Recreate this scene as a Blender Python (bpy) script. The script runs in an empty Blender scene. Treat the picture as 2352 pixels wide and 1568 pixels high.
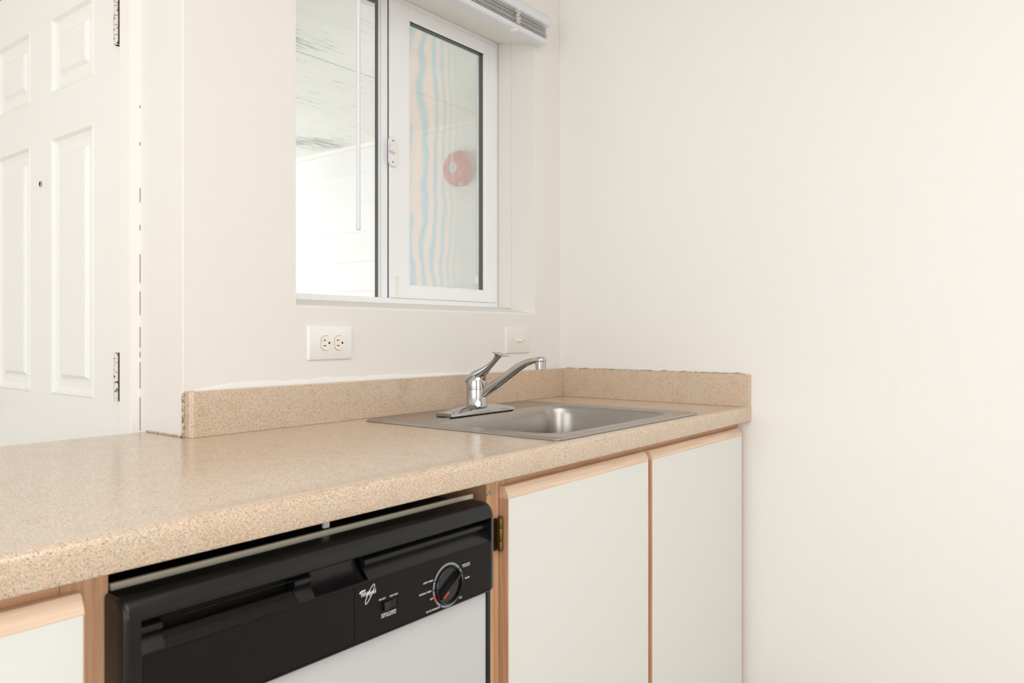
import bpy, bmesh, math, random
from mathutils import Vector
random.seed(7)
PI = math.pi
S = bpy.context.scene
COL = S.collection

# ------------------------------------------------------------------ camera, world, light, exposure
cam_d = bpy.data.cameras.new('camera'); cam = bpy.data.objects.new('camera', cam_d); COL.objects.link(cam)
cam.location = (-2.1421, -1.4652, 1.1205)
cam.rotation_euler = (PI/2, 0, -0.90999)
cam_d.sensor_width = 36; cam_d.lens = 27.265; cam_d.shift_y = -18.12/2352
cam_d.clip_start = 0.02
cam_d.dof.use_dof = True; cam_d.dof.focus_distance = 1.75; cam_d.dof.aperture_fstop = 8.0
S.camera = cam
S.view_settings.view_transform = 'Standard'; S.view_settings.look = 'None'
S.view_settings.exposure = 0.45; S.view_settings.gamma = 1.0; S.view_settings.use_curve_mapping = False
S.cycles.max_bounces = 12; S.cycles.diffuse_bounces = 6; S.cycles.transparent_max_bounces = 16
S.cycles.sample_clamp_indirect = 6

w = bpy.data.worlds.new('World'); S.world = w; w.use_nodes = True
bg = w.node_tree.nodes['Background']; bg.inputs[0].default_value = (0.99, 0.99, 1.0, 1); bg.inputs[1].default_value = 1.55

def area(name, loc, rot, sx, sy, power, color=(1, 1, 1)):
    d = bpy.data.lights.new(name, 'AREA'); d.shape = 'RECTANGLE'; d.size = sx; d.size_y = sy
    d.energy = power; d.color = color
    o = bpy.data.objects.new(name, d); o.location = loc; o.rotation_euler = rot; COL.objects.link(o); return o
area('overhead_fill_light', (-2.1, -2.2, 2.40), (0, 0, 0), 2.2, 2.2, 22, (0.95, 0.97, 1.0))  # unseen overhead fill, added to brighten the counter and walls
area('rear_fill_light', (-3.0, -4.5, 1.45), (PI/2, 0, -0.45), 3.0, 1.9, 40, (0.94, 0.97, 1.0))  # added fill behind the camera to light both walls evenly; no window there
area('left_fill_light', (-5.0, -1.0, 1.25), (0, -PI/2, 0.12), 2.2, 3.0, 17, (0.92, 0.97, 1.0))  # invented source on the left, added to brighten the door and worktop

# ------------------------------------------------------------------ materials
def mat(name, color, rough=0.5, metal=0.0, spec=0.5, coat=0.0, coat_rough=0.1, bump=None, emis=None):
    m = bpy.data.materials.new(name); m.use_nodes = True
    nt = m.node_tree; b = nt.nodes['Principled BSDF']
    b.inputs['Base Color'].default_value = (*color, 1); b.inputs['Roughness'].default_value = rough
    b.inputs['Metallic'].default_value = metal; b.inputs['Specular IOR Level'].default_value = spec
    b.inputs['Coat Weight'].default_value = coat; b.inputs['Coat Roughness'].default_value = coat_rough
    if bump:
        sc, st, dist = bump[:3]
        tc = nt.nodes.new('ShaderNodeTexCoord'); n = nt.nodes.new('ShaderNodeTexNoise'); bp = nt.nodes.new('ShaderNodeBump')
        n.inputs['Scale'].default_value = sc; n.inputs['Detail'].default_value = 4
        bp.inputs['Strength'].default_value = st; bp.inputs['Distance'].default_value = dist
        src = tc.outputs['Object']
        if len(bump) > 3:
            mp = nt.nodes.new('ShaderNodeMapping'); mp.inputs['Scale'].default_value = bump[3]
            nt.links.new(src, mp.inputs[0]); src = mp.outputs[0]
        nt.links.new(src, n.inputs['Vector']); nt.links.new(n.outputs[0], bp.inputs['Height']); nt.links.new(bp.outputs[0], b.inputs['Normal'])
    return m

def ramp(nt, stops):
    r = nt.nodes.new('ShaderNodeValToRGB'); e = r.color_ramp.elements
    while len(e) < len(stops): e.new(0.5)
    for el, (p, c) in zip(e, stops): el.position = p; el.color = (*c, 1)
    return r

def srgb(r, g, b):
    f = lambda v: (v/255/12.92) if v/255 <= 0.04045 else ((v/255+0.055)/1.055)**2.4
    return (f(r), f(g), f(b))

def math_node(nt, op, a, b=None):
    n = nt.nodes.new('ShaderNodeMath'); n.operation = op
    for i, v in enumerate((a, b)):
        if v is None: continue
        if isinstance(v, (int, float)): n.inputs[i].default_value = v
        else: nt.links.new(v, n.inputs[i])
    return n.outputs[0]

M = {}
M['wall'] = mat('wall_paint', srgb(237, 234, 229), 0.55, spec=0.25, bump=(260, 0.25, 0.002))
M['ceiling'] = mat('ceiling_paint', srgb(244, 242, 238), 0.8, bump=(120, 0.3, 0.003))
M['floor'] = mat('vinyl_floor', srgb(186, 180, 172), 0.5)
M['door'] = mat('door_paint', srgb(243, 243, 238), 0.45, spec=0.35)
M['trim'] = mat('trim_paint', srgb(245, 242, 237), 0.4, spec=0.4)
M['vinyl'] = mat('white_vinyl', srgb(247, 248, 250), 0.35)
M['gasket'] = mat('grey_gasket', srgb(98, 100, 98), 0.5)
M['crack'] = mat('crack_dirt_shade', srgb(84, 70, 60), 0.9)  # caulk crack; also the shade and dirt painted beside the door hinges
M['black_gap'] = mat('dark_gap', srgb(40, 38, 36), 0.8)
M['white_plastic'] = mat('white_plastic', srgb(242, 241, 240), 0.3)
M['ivory_plastic'] = mat('ivory_plastic', srgb(246, 240, 226), 0.32)
M['almond_plastic'] = mat('pale_almond_plastic', srgb(235, 234, 227), 0.35)
M['slot'] = mat('socket_slot', srgb(42, 30, 20), 0.8)
M['blind'] = mat('blind_enamel', srgb(224, 226, 232), 0.35)
M['slat'] = mat('slat_enamel', srgb(214, 212, 210), 0.4)
M['cord'] = mat('cotton_cord', srgb(240, 235, 225), 0.9)
M['black'] = mat('black_plastic', srgb(16, 15, 15), 0.24, spec=0.40, bump=(900, 0.12, 0.0006))
M['black_panel'] = mat('black_panel', srgb(22, 19, 17), 0.45, spec=0.18)
M['black_gloss'] = mat('black_gloss', srgb(14, 13, 13), 0.18)
M['dw_white'] = mat('appliance_white', srgb(199, 200, 201), 0.28)
M['flange'] = mat('cream_metal', srgb(222, 216, 196), 0.45)
M['print'] = mat('white_print', srgb(225, 222, 216), 0.6)
M['ring'] = mat('grey_print', srgb(140, 144, 152), 0.5)
M['red'] = mat('red_print', srgb(214, 60, 52), 0.5)
M['blue'] = mat('blue_print', srgb(60, 160, 200), 0.5)
M['chrome'] = mat('chrome', (0.50, 0.50, 0.50), 0.10, metal=1.0)
M['melamine'] = mat('white_melamine', srgb(226, 226, 221), 0.4)
M['caulk'] = mat('white_caulk', srgb(240, 240, 237), 0.5, bump=(200, 0.3, 0.002))
M['cabinet_inside'] = mat('cabinet_inside', srgb(70, 50, 34), 0.8)
M['concrete'] = mat('porch_concrete', srgb(190, 190, 185), 0.9)

def laminate():
    m = bpy.data.materials.new('speckled_laminate'); m.use_nodes = True; nt = m.node_tree; L = nt.links
    b = nt.nodes['Principled BSDF']; b.inputs['Roughness'].default_value = 0.2; b.inputs['Specular IOR Level'].default_value = 0.95
    tc = nt.nodes.new('ShaderNodeTexCoord')
    def noise(scale, detail=2, rough=0.5):
        n = nt.nodes.new('ShaderNodeTexNoise'); n.inputs['Scale'].default_value = scale; n.inputs['Detail'].default_value = detail
        n.inputs['Roughness'].default_value = rough; L.new(tc.outputs['Object'], n.inputs['Vector']); return n
    n0 = noise(28, 3); r0 = ramp(nt, [(0.32, srgb(205, 182, 158)), (0.5, srgb(214, 190, 166)), (0.68, srgb(205, 190, 170))]); L.new(n0.outputs[0], r0.inputs[0])
    n1 = noise(470, 2, 0.65); r1 = ramp(nt, [(0.38, (0, 0, 0)), (0.46, (1, 1, 1))]); L.new(n1.outputs[0], r1.inputs[0])
    n2 = noise(360, 2, 0.6); r2 = ramp(nt, [(0.54, (0, 0, 0)), (0.63, (1, 1, 1))]); L.new(n2.outputs[0], r2.inputs[0])
    n3 = noise(600, 1, 0.6); r3 = ramp(nt, [(0.33, (0, 0, 0)), (0.38, (1, 1, 1))]); L.new(n3.outputs[0], r3.inputs[0])
    def mix(fac, a, bcol, inv=False):
        mx = nt.nodes.new('ShaderNodeMix'); mx.data_type = 'RGBA'; L.new(fac, mx.inputs[0])
        ia, ib = mx.inputs[6], mx.inputs[7]
        for s, v in ((ia, a), (ib, bcol)):
            if isinstance(v, tuple): s.default_value = (*v, 1)
            else: L.new(v, s)
        return mx.outputs[2]
    c = mix(r2.outputs[0], r0.outputs[0], srgb(228, 209, 187))
    c = mix(r1.outputs[0], srgb(184, 157, 132), c)
    c = mix(r3.outputs[0], srgb(112, 92, 76), c)
    L.new(c, b.inputs['Base Color'])
    bp = nt.nodes.new('ShaderNodeBump'); bp.inputs['Strength'].default_value = 0.05; bp.inputs['Distance'].default_value = 0.001
    L.new(n1.outputs[0], bp.inputs['Height']); L.new(bp.outputs[0], b.inputs['Normal'])
    return m
M['laminate'] = laminate()

def wood(name, c1, c2, axis, rough=0.42):
    m = bpy.data.materials.new(name); m.use_nodes = True; nt = m.node_tree; L = nt.links
    b = nt.nodes['Principled BSDF']; b.inputs['Roughness'].default_value = rough
    tc = nt.nodes.new('ShaderNodeTexCoord'); mp = nt.nodes.new('ShaderNodeMapping')
    s = [160, 160, 160]; s['xyz'.index(axis)] = 6
    mp.inputs['Scale'].default_value = s; L.new(tc.outputs['Object'], mp.inputs[0])
    n = nt.nodes.new('ShaderNodeTexNoise'); n.inputs['Scale'].default_value = 1; n.inputs['Detail'].default_value = 5
    L.new(mp.outputs[0], n.inputs['Vector'])
    r = ramp(nt, [(0.3, c1), (0.62, c2)]); L.new(n.outputs[0], r.inputs[0]); L.new(r.outputs[0], b.inputs['Base Color'])
    return m
M['oak_v'] = wood('oak_upright', srgb(196, 150, 114), srgb(218, 174, 138), 'z')
M['oak_h'] = wood('oak_level', srgb(192, 146, 110), srgb(216, 172, 136), 'x')
M['oak_strip'] = wood('pale_oak_strip', srgb(218, 186, 160), srgb(236, 208, 184), 'x')

def steel():
    m = mat('brushed_steel', (0.44, 0.41, 0.375), 0.30, metal=1.0)
    return m
M['steel'] = steel()
M['brass'] = mat('aged_brass', srgb(128, 104, 64), 0.38, metal=1.0, bump=(500, 0.5, 0.001))

def worn(name, base, dark, scale, lo, hi, rough=0.45, vec=(1, 1, 1)):
    m = mat(name, base, rough); nt = m.node_tree; L = nt.links; b = nt.nodes['Principled BSDF']
    tc = nt.nodes.new('ShaderNodeTexCoord'); mp = nt.nodes.new('ShaderNodeMapping'); mp.inputs['Scale'].default_value = vec
    n = nt.nodes.new('ShaderNodeTexNoise'); n.inputs['Scale'].default_value = scale; n.inputs['Detail'].default_value = 5
    L.new(tc.outputs['Object'], mp.inputs[0]); L.new(mp.outputs[0], n.inputs['Vector'])
    r = ramp(nt, [(lo, dark), (hi, base)]); L.new(n.outputs[0], r.inputs[0]); L.new(r.outputs[0], b.inputs['Base Color'])
    return m
M['hinge'] = worn('chipped_hinge_paint', srgb(222, 217, 208), srgb(74, 58, 48), 110, 0.38, 0.43, 0.35)
M['old_caulk'] = worn('stained_caulk', srgb(206, 192, 168), srgb(130, 112, 90), 160, 0.35, 0.55, 0.7)
M['plywood'] = None
def plywood():
    m = bpy.data.materials.new('rough_painted_plywood'); m.use_nodes = True; nt = m.node_tree; L = nt.links
    b = nt.nodes['Principled BSDF']; b.inputs['Roughness'].default_value = 0.85
    tc = nt.nodes.new('ShaderNodeTexCoord'); mp = nt.nodes.new('ShaderNodeMapping'); mp.inputs['Scale'].default_value = (7, 60, 20)
    L.new(tc.outputs['Object'], mp.inputs[0])
    n = nt.nodes.new('ShaderNodeTexNoise'); n.inputs['Scale'].default_value = 1; n.inputs['Detail'].default_value = 6; n.inputs['Roughness'].default_value = 0.65
    n.inputs['Distortion'].default_value = 0.6
    L.new(mp.outputs[0], n.inputs['Vector'])
    nb = nt.nodes.new('ShaderNodeTexNoise'); nb.inputs['Scale'].default_value = 1.6; nb.inputs['Detail'].default_value = 2; L.new(tc.outputs['Object'], nb.inputs['Vector'])
    add = math_node(nt, 'ADD', n.outputs[0], math_node(nt, 'MULTIPLY', math_node(nt, 'SUBTRACT', nb.outputs[0], 0.42), 0.9))
    r = ramp(nt, [(0.36, srgb(178, 182, 174)), (0.45, srgb(228, 229, 222)), (0.7, srgb(234, 235, 228))]); L.new(add, r.inputs[0]); L.new(r.outputs[0], b.inputs['Base Color'])
    bp = nt.nodes.new('ShaderNodeBump'); bp.inputs['Strength'].default_value = 0.3; bp.inputs['Distance'].default_value = 0.004
    L.new(n.outputs[0], bp.inputs['Height']); L.new(bp.outputs[0], b.inputs['Normal'])
    return m
M['plywood'] = plywood()
M['joint'] = mat('soffit_joint_shade', srgb(116, 118, 112), 0.9)
M['siding'] = mat('painted_siding', srgb(238, 238, 237), 0.8)
M['bell_red'] = worn('weathered_red_enamel', srgb(196, 44, 50), srgb(214, 160, 146), 22, 0.36, 0.44, 0.35, (1, 1, 0.5))
M['bell_label'] = worn('bell_label_paper', srgb(214, 224, 214), srgb(96, 150, 148), 120, 0.40, 0.46, 0.5)
M['grey_metal'] = mat('grey_box_metal', srgb(150, 146, 136), 0.5)

def glass_mat():
    m = bpy.data.materials.new('clear_glass'); m.use_nodes = True; nt = m.node_tree; L = nt.links
    nt.nodes.remove(nt.nodes['Principled BSDF']); out = nt.nodes['Material Output']
    t = nt.nodes.new('ShaderNodeBsdfTransparent'); t.inputs[0].default_value = (0.985, 0.985, 0.985, 1)
    g = nt.nodes.new('ShaderNodeBsdfGlossy'); g.inputs['Roughness'].default_value = 0.02
    f = nt.nodes.new('ShaderNodeLayerWeight'); f.inputs[0].default_value = 0.5
    p = nt.nodes.new('ShaderNodeMath'); p.operation = 'POWER'; p.inputs[1].default_value = 5; L.new(f.outputs[1], p.inputs[0])
    q = nt.nodes.new('ShaderNodeMath'); q.operation = 'MULTIPLY_ADD'; q.inputs[1].default_value = 0.7; q.inputs[2].default_value = 0.035; L.new(p.outputs[0], q.inputs[0])
    mx = nt.nodes.new('ShaderNodeMixShader'); L.new(q.outputs[0], mx.inputs[0]); L.new(t.outputs[0], mx.inputs[1]); L.new(g.outputs[0], mx.inputs[2]); L.new(mx.outputs[0], out.inputs[0])
    return m
M['glass'] = glass_mat()

def screen_mat():
    """woven insect screen with moire sheen painted on as wavy pale blue and apricot bands"""
    m = bpy.data.materials.new('insect_screen'); m.use_nodes = True; nt = m.node_tree; L = nt.links
    nt.nodes.remove(nt.nodes['Principled BSDF']); out = nt.nodes['Material Output']
    tc = nt.nodes.new('ShaderNodeTexCoord'); sp = nt.nodes.new('ShaderNodeSeparateXYZ'); L.new(tc.outputs['Object'], sp.inputs[0])
    X, Z = sp.outputs[0], sp.outputs[2]
    u = math_node(nt, 'DIVIDE', math_node(nt, 'ADD', X, 0.555), 0.36)
    cb = nt.nodes.new('ShaderNodeCombineXYZ'); L.new(math_node(nt, 'MULTIPLY', u, 1.6), cb.inputs[0]); L.new(math_node(nt, 'MULTIPLY', Z, 4.2), cb.inputs[1])
    n = nt.nodes.new('ShaderNodeTexNoise'); n.inputs['Scale'].default_value = 1.0; n.inputs['Detail'].default_value = 2.0; L.new(cb.outputs[0], n.inputs['Vector'])
    wob = math_node(nt, 'MULTIPLY', math_node(nt, 'SUBTRACT', n.outputs[0], 0.5), 15.0)
    ph = math_node(nt, 'ADD', math_node(nt, 'MULTIPLY', math_node(nt, 'POWER', math_node(nt, 'MAXIMUM', u, 0.001), 2.0), 58.0), wob)
    s = math_node(nt, 'ADD', math_node(nt, 'MULTIPLY', math_node(nt, 'SINE', ph), 0.5), 0.5)
    bands = ramp(nt, [(0.0, srgb(248, 228, 214)), (0.4, srgb(238, 226, 215)), (0.7, srgb(208, 220, 220)), (1.0, srgb(186, 216, 230))]); L.new(s, bands.inputs[0])  # camera moire put into the screen colour
    fade = nt.nodes.new('ShaderNodeMapRange'); L.new(u, fade.inputs[0]); fade.inputs[1].default_value = 0.45; fade.inputs[2].default_value = 0.85
    mx = nt.nodes.new('ShaderNodeMix'); mx.data_type = 'RGBA'; L.new(fade.outputs[0], mx.inputs[0]); L.new(bands.outputs[0], mx.inputs[6]); mx.inputs[7].default_value = (*srgb(218, 220, 212), 1)
    d = nt.nodes.new('ShaderNodeBsdfDiffuse'); L.new(mx.outputs[2], d.inputs[0])
    tl = nt.nodes.new('ShaderNodeBsdfTranslucent'); L.new(mx.outputs[2], tl.inputs[0])
    a = nt.nodes.new('ShaderNodeMixShader'); a.inputs[0].default_value = 0.6; L.new(d.outputs[0], a.inputs[1]); L.new(tl.outputs[0], a.inputs[2])
    tr = nt.nodes.new('ShaderNodeBsdfTransparent')
    # the weave: fine threads both ways
    wv = math_node(nt, 'MULTIPLY', math_node(nt, 'SINE', math_node(nt, 'MULTIPLY', X, 1900.0)), math_node(nt, 'SINE', math_node(nt, 'MULTIPLY', Z, 1500.0)))
    fac = math_node(nt, 'ADD', math_node(nt, 'MULTIPLY', wv, 0.08), 0.40)
    o = nt.nodes.new('ShaderNodeMixShader'); L.new(fac, o.inputs[0]); L.new(tr.outputs[0], o.inputs[1]); L.new(a.outputs[0], o.inputs[2])
    L.new(o.outputs[0], out.inputs[0]); return m
M['screen'] = screen_mat()

# ------------------------------------------------------------------ mesh helpers
def obj(name, bm, m, parent=None, smooth=None, bevel=None, seg=2):
    bmesh.ops.recalc_face_normals(bm, faces=bm.faces)
    me = bpy.data.meshes.new(name); bm.to_mesh(me); bm.free()
    me.materials.append(m if not isinstance(m, str) else M[m])
    o = bpy.data.objects.new(name, me); COL.objects.link(o)
    if parent: o.parent = parent
    if smooth:
        for p in me.polygons: p.use_smooth = True
        try: me.set_sharp_from_angle(angle=math.radians(smooth))
        except Exception: pass
    if bevel:
        md = o.modifiers.new('bevel', 'BEVEL'); md.width = bevel; md.segments = seg; md.limit_method = 'ANGLE'; md.angle_limit = math.radians(40)
        for p in me.polygons: p.use_smooth = True
        try: me.set_sharp_from_angle(angle=math.radians(40))
        except Exception: pass
    return o
def B(): return bmesh.new()
def box(bm, x0, x1, y0, y1, z0, z1):
    v = [bm.verts.new(p) for p in ((x0,y0,z0),(x1,y0,z0),(x1,y1,z0),(x0,y1,z0),(x0,y0,z1),(x1,y0,z1),(x1,y1,z1),(x0,y1,z1))]
    for f in ((0,3,2,1),(4,5,6,7),(0,1,5,4),(1,2,6,5),(2,3,7,6),(3,0,4,7)): bm.faces.new([v[i] for i in f])
    return bm
def loft(bm, loops, caps=True, closed=True):
    R = [[bm.verts.new(p) for p in lp] for lp in loops]
    n = len(R[0])
    for a, b in zip(R, R[1:]):
        for i in range(n if closed else n-1):
            j = (i+1) % n
            try: bm.faces.new((a[i], a[j], b[j], b[i]))
            except ValueError: pass
    if caps:
        bm.faces.new(R[0][::-1]); bm.faces.new(R[-1])
    return bm
def prism(bm, prof, a0, a1, axis='x'):
    def P(u, v, a): return (a,u,v) if axis == 'x' else ((u,a,v) if axis == 'y' else (u,v,a))
    return loft(bm, [[P(u,v,a0) for u,v in prof],[P(u,v,a1) for u,v in prof]])
def lathe(bm, prof, c, axis='z', n=40, caps=True):
    loops = []
    for r, h in prof:
        lp = []
        for i in range(n):
            t = 2*PI*i/n; a, b = r*math.cos(t), r*math.sin(t)
            lp.append({'z': (c[0]+a, c[1]+b, c[2]+h), 'y': (c[0]+a, c[1]+h, c[2]+b), 'x': (c[0]+h, c[1]+a, c[2]+b)}[axis])
        loops.append(lp)
    return loft(bm, loops, caps)
def tube(bm, pts, r, n=10, flat=1.0):
    pts = [Vector(p) for p in pts]; loops = []
    up = Vector((0.1, 0.2, 1)).normalized()
    for i, p in enumerate(pts):
        d = (pts[min(i+1, len(pts)-1)] - pts[max(i-1, 0)]).normalized()
        s = d.cross(up)
        if s.length < 1e-4: s = d.cross(Vector((1, 0, 0)))
        s.normalize(); t = s.cross(d).normalized()
        rr = r[i] if isinstance(r, (list, tuple)) else r
        loops.append([p + s*(rr*math.cos(2*PI*k/n)) + t*(rr*flat*math.sin(2*PI*k/n)) for k in range(n)])
    return loft(bm, loops)
def rrect(x0, x1, y0, y1, r, n=8):
    out = []
    for cx, cy, a0 in ((x1-r, y1-r, 0), (x0+r, y1-r, PI/2), (x0+r, y0+r, PI), (x1-r, y0+r, 3*PI/2)):
        for i in range(n+1):
            a = a0 + PI/2*i/n; out.append((cx+r*math.cos(a), cy+r*math.sin(a)))
    return out
def parts(name, boxes, m, parent, bevel=None):
    for b in boxes:
        bm = B(); box(bm, *b); obj(name, bm, m, parent, bevel=bevel)
def thing(name, label, cat, loc=(0,0,0), group=None):
    o = bpy.data.objects.new(name, None); o.empty_display_size = 0.05; COL.objects.link(o)
    o['label'] = label; o['category'] = cat
    if group: o['group'] = group
    return o
def struct(o): o['kind'] = 'structure'; return o
def text(name, s, x0, x1, z0, z1, y, m, parent, label=None):
    cu = bpy.data.curves.new(name, 'FONT'); cu.body = s; cu.offset = 0.012
    t = bpy.data.objects.new(name+'_curve', cu); COL.objects.link(t)
    dg = bpy.context.evaluated_depsgraph_get(); me = bpy.data.meshes.new_from_object(t.evaluated_get(dg))
    bpy.data.objects.remove(t)
    xs = [v.co.x for v in me.vertices]; ys = [v.co.y for v in me.vertices]
    a, b, c, d = min(xs), max(xs), min(ys), max(ys)
    bm = B(); bm.from_mesh(me)
    for v in bm.verts:
        v.co = (x0+(v.co.x-a)/(b-a)*(x1-x0), y, z0+(v.co.y-c)/(d-c)*(z1-z0))
    g = bmesh.ops.extrude_face_region(bm, geom=bm.faces[:])
    for v in [e for e in g['geom'] if isinstance(e, bmesh.types.BMVert)]: v.co.y += 0.0003
    o = obj(name, bm, m, parent)
    if label: o['label'] = label
    return o

ZC = 0.914; D = 0.655; XW = -1.325; E = 0.0404; ZU = ZC - E
# ------------------------------------------------------------------ the setting
def shell():
    bm = B(); box(bm, -5.2, 0.12, -4.6, 1.95, -0.10, 0.0); struct(obj('floor', bm, 'floor'))
    bm = B(); box(bm, -5.2, 0.12, -4.6, 0.20, 2.44, 2.54); box(bm, -5.2, XW, 0.20, 1.95, 2.44, 2.54); struct(obj('ceiling', bm, 'ceiling'))
    bm = B(); box(bm, 0.0, 0.12, -4.6, 0.20, 0, 2.44); struct(obj('wall_right', bm, 'wall'))
    bm = B(); box(bm, -5.32, 0.12, -4.72, -4.60, 0, 2.44); struct(obj('wall_front', bm, 'wall'))
    bm = B(); box(bm, -5.32, -5.20, -4.60, -2.6, 0, 2.44); box(bm, -5.32, -5.20, -2.6, 0.8, 2.15, 2.44); box(bm, -5.32, -5.20, 0.8, 1.95, 0, 2.44); struct(obj('wall_side', bm, 'wall'))
    # window wall with a tapered opening
    bm = B()
    def ring(x0, x1, z0, z1, y): return [(x0,y,z0),(x1,y,z0),(x1,y,z1),(x0,y,z1)]
    loops = [ring(XW, 0, 0, 2.44, 0.20), ring(XW, 0, 0, 2.44, 0.0), ring(-1.054, -0.134, 1.1855, 2.045, 0.0),
             ring(-1.054, -0.134, 1.1995, 2.069, 0.103), ring(-1.054, -0.134, 1.206, 2.083, 0.153), ring(-1.054, -0.134, 1.206, 2.083, 0.20), ring(XW, 0, 0, 2.44, 0.20)]
    loft(bm, loops, caps=False)
    bmesh.ops.remove_doubles(bm, verts=bm.verts, dist=1e-5)
    struct(obj('wall_back', bm, 'wall', bevel=0.004, seg=3))
    # painted stop bead round the inside of the opening
    bm = B()
    box(bm, -0.138, -0.134, 0.100, 0.150, 1.204, 2.078)
    struct(obj('trim_1', bm, 'wall', bevel=0.0015))
    # wall holding the entry door
    y0, y1, zt = 0.255, 1.125, 2.045
    bm = B(); box(bm, XW, XW+0.12, 0.20, y0, 0, 2.44); box(bm, XW, XW+0.12, y1, 1.83, 0, 2.44); box(bm, XW, XW+0.12, y0, y1, zt, 2.44)
    struct(obj('wall_left', bm, 'wall'))
    bm = B(); box(bm, -5.2, XW+0.12, 1.83, 1.95, 0, 2.44); struct(obj('wall_alcove', bm, 'wall'))
    # casing of the entry door, moulded profile
    prof = [(XW, 0.172), (XW-0.017, 0.172), (XW-0.0185, 0.178), (XW-0.0185, 0.186), (XW-0.014, 0.190), (XW-0.0145, 0.206), (XW-0.0115, 0.210), (XW-0.012, 0.226), (XW-0.0085, 0.230), (XW-0.009, 0.244), (XW-0.006, 0.249), (XW, 0.249)]
    bm = B(); loft(bm, [[(x, y, z) for x, y in prof] for z in (0.0, 2.10)])
    loft(bm, [[(x, 1.131+(0.249-y), z) for x, y in prof] for z in (0.0, 2.10)])
    loft(bm, [[(x, yy, 2.051+(0.249-y)) for x, y in prof] for yy in (0.249, 1.131)])
    c = struct(obj('trim_2', bm, 'trim', smooth=30))
    bm = B()
    for z0, z1 in ((0.914, 0.985), (1.004, 1.06), (1.07, 1.082), (1.09, 1.135), (1.16, 1.21), (1.228, 1.29), (1.34, 1.352), (1.40, 1.43), (1.52, 1.528), (1.60, 1.606), (1.86, 1.864), (1.91, 1.915), (1.955, 1.985)):
        box(bm, XW-0.0008, XW+0.0, 0.1710, 0.1715, z0, z1)
    cr = obj('caulk_crack', bm, 'crack', c); cr['label'] = 'dark dashed crack along the casing edge'
shell()

def entry_door():
    r = bpy.data.objects.new('door_1', None); COL.objects.link(r); r['kind'] = 'structure'
    r['label'] = 'white six-panel entry door at the left edge'
    x = XW + 0.004; y0, y1, z0, z1 = 0.262, 1.118, 0.01, 2.035
    cols = [(0.396, 0.626), (0.754, 0.984)]; rows = [(0.18, 0.80), (0.970, 1.606), (1.716, 1.903)]
    ys = sorted({y0, y1, *[a for c in cols for a in c]}); zs = sorted({z0, z1, *[a for c in rows for a in c]})
    bm = B()
    def quad(ps): bm.faces.new([bm.verts.new(p) for p in ps])
    for i in range(len(ys)-1):
        for j in range(len(zs)-1):
            a, b, c, d = ys[i], ys[i+1], zs[j], zs[j+1]
            if (a, b) in cols and (c, d) in rows:
                prev = None
                for ins, dep in ((0, 0), (0.004, -0.002), (0.010, 0.006), (0.020, 0.0095), (0.036, 0.0095), (0.042, 0.0085), (0.050, 0.002), (0.056, 0.0015)):
                    lp = [bm.verts.new(p) for p in ((x+dep, a+ins, c+ins), (x+dep, b-ins, c+ins), (x+dep, b-ins, d-ins), (x+dep, a+ins, d-ins))]
                    if prev:
                        for k in range(4): bm.faces.new((prev[k], prev[(k+1) % 4], lp[(k+1) % 4], lp[k]))
                    prev = lp
                bm.faces.new(prev)
            else: quad(((x, a, c), (x, b, c), (x, b, d), (x, a, d)))
    # sides and back
    xb = x + 0.042
    for ps in (((x,y0,z0),(xb,y0,z0),(xb,y0,z1),(x,y0,z1)), ((x,y1,z0),(xb,y1,z0),(xb,y1,z1),(x,y1,z1)), ((x,y0,z1),(xb,y0,z1),(xb,y1,z1),(x,y1,z1)), ((x,y0,z0),(xb,y0,z0),(xb,y1,z0),(x,y1,z0)), ((xb,y0,z0),(xb,y1,z0),(xb,y1,z1),(xb,y0,z1))): quad(ps)
    bmesh.ops.remove_doubles(bm, verts=bm.verts, dist=1e-6)
    obj('door_slab', bm, 'door', r)
    for zc in (1.026, 1.804, 0.26):
        zb = zc - 0.053
        bm = B(); 
        for k, (a, b) in enumerate(((0, 0.0205), (0.0215, 0.042), (0.043, 0.063), (0.064, 0.084), (0.085, 0.106))):
            lathe(bm, [(0.0076, a), (0.0085, a+0.0008), (0.0085, b-0.0008), (0.0076, b)], (XW-0.006, 0.2585, zb), n=18)
        lathe(bm, [(0.0045, 0.0), (0.0045, 0.106)], (XW-0.006, 0.2585, zb), n=10)
        box(bm, XW-0.0015, XW+0.0005, 0.2585, 0.2625, zb+0.002, zb+0.104)
        g = B(); box(g, XW-0.0095, XW+0.001, 0.2495, 0.2502, zb, zb+0.106); obj('hinge_shade_dirt', g, 'crack', r)  # dark strip painting in the shadow and dirt beside the knuckles
        h = obj('door_hinge', bm, 'hinge', r, smooth=40); h['label'] = 'painted hinge with chipped dark metal'
    bm = B(); lathe(bm, [(0.0075, 0.0), (0.0075, -0.003), (0.0050, -0.0035), (0.0045, -0.001)], (x, 0.688, 1.500), 'x', n=20)
    p = obj('peephole', bm, 'chrome', r, smooth=40)
    bm = B(); lathe(bm, [(0.0044, -0.0012), (0.0044, -0.0030)], (x, 0.688, 1.500), 'x', n=20); obj('peephole_lens', bm, 'black_gap', p)
    bm = B(); lathe(bm, [(0.033, 0.0), (0.033, -0.006), (0.012, -0.012), (0.012, -0.035), (0.026, -0.042), (0.029, -0.055), (0.022, -0.066), (0.0, -0.068)], (x, 1.050, 0.925), 'x', n=28, caps=False)
    obj('door_knob', bm, 'steel', r, smooth=40)
entry_door()

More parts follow.
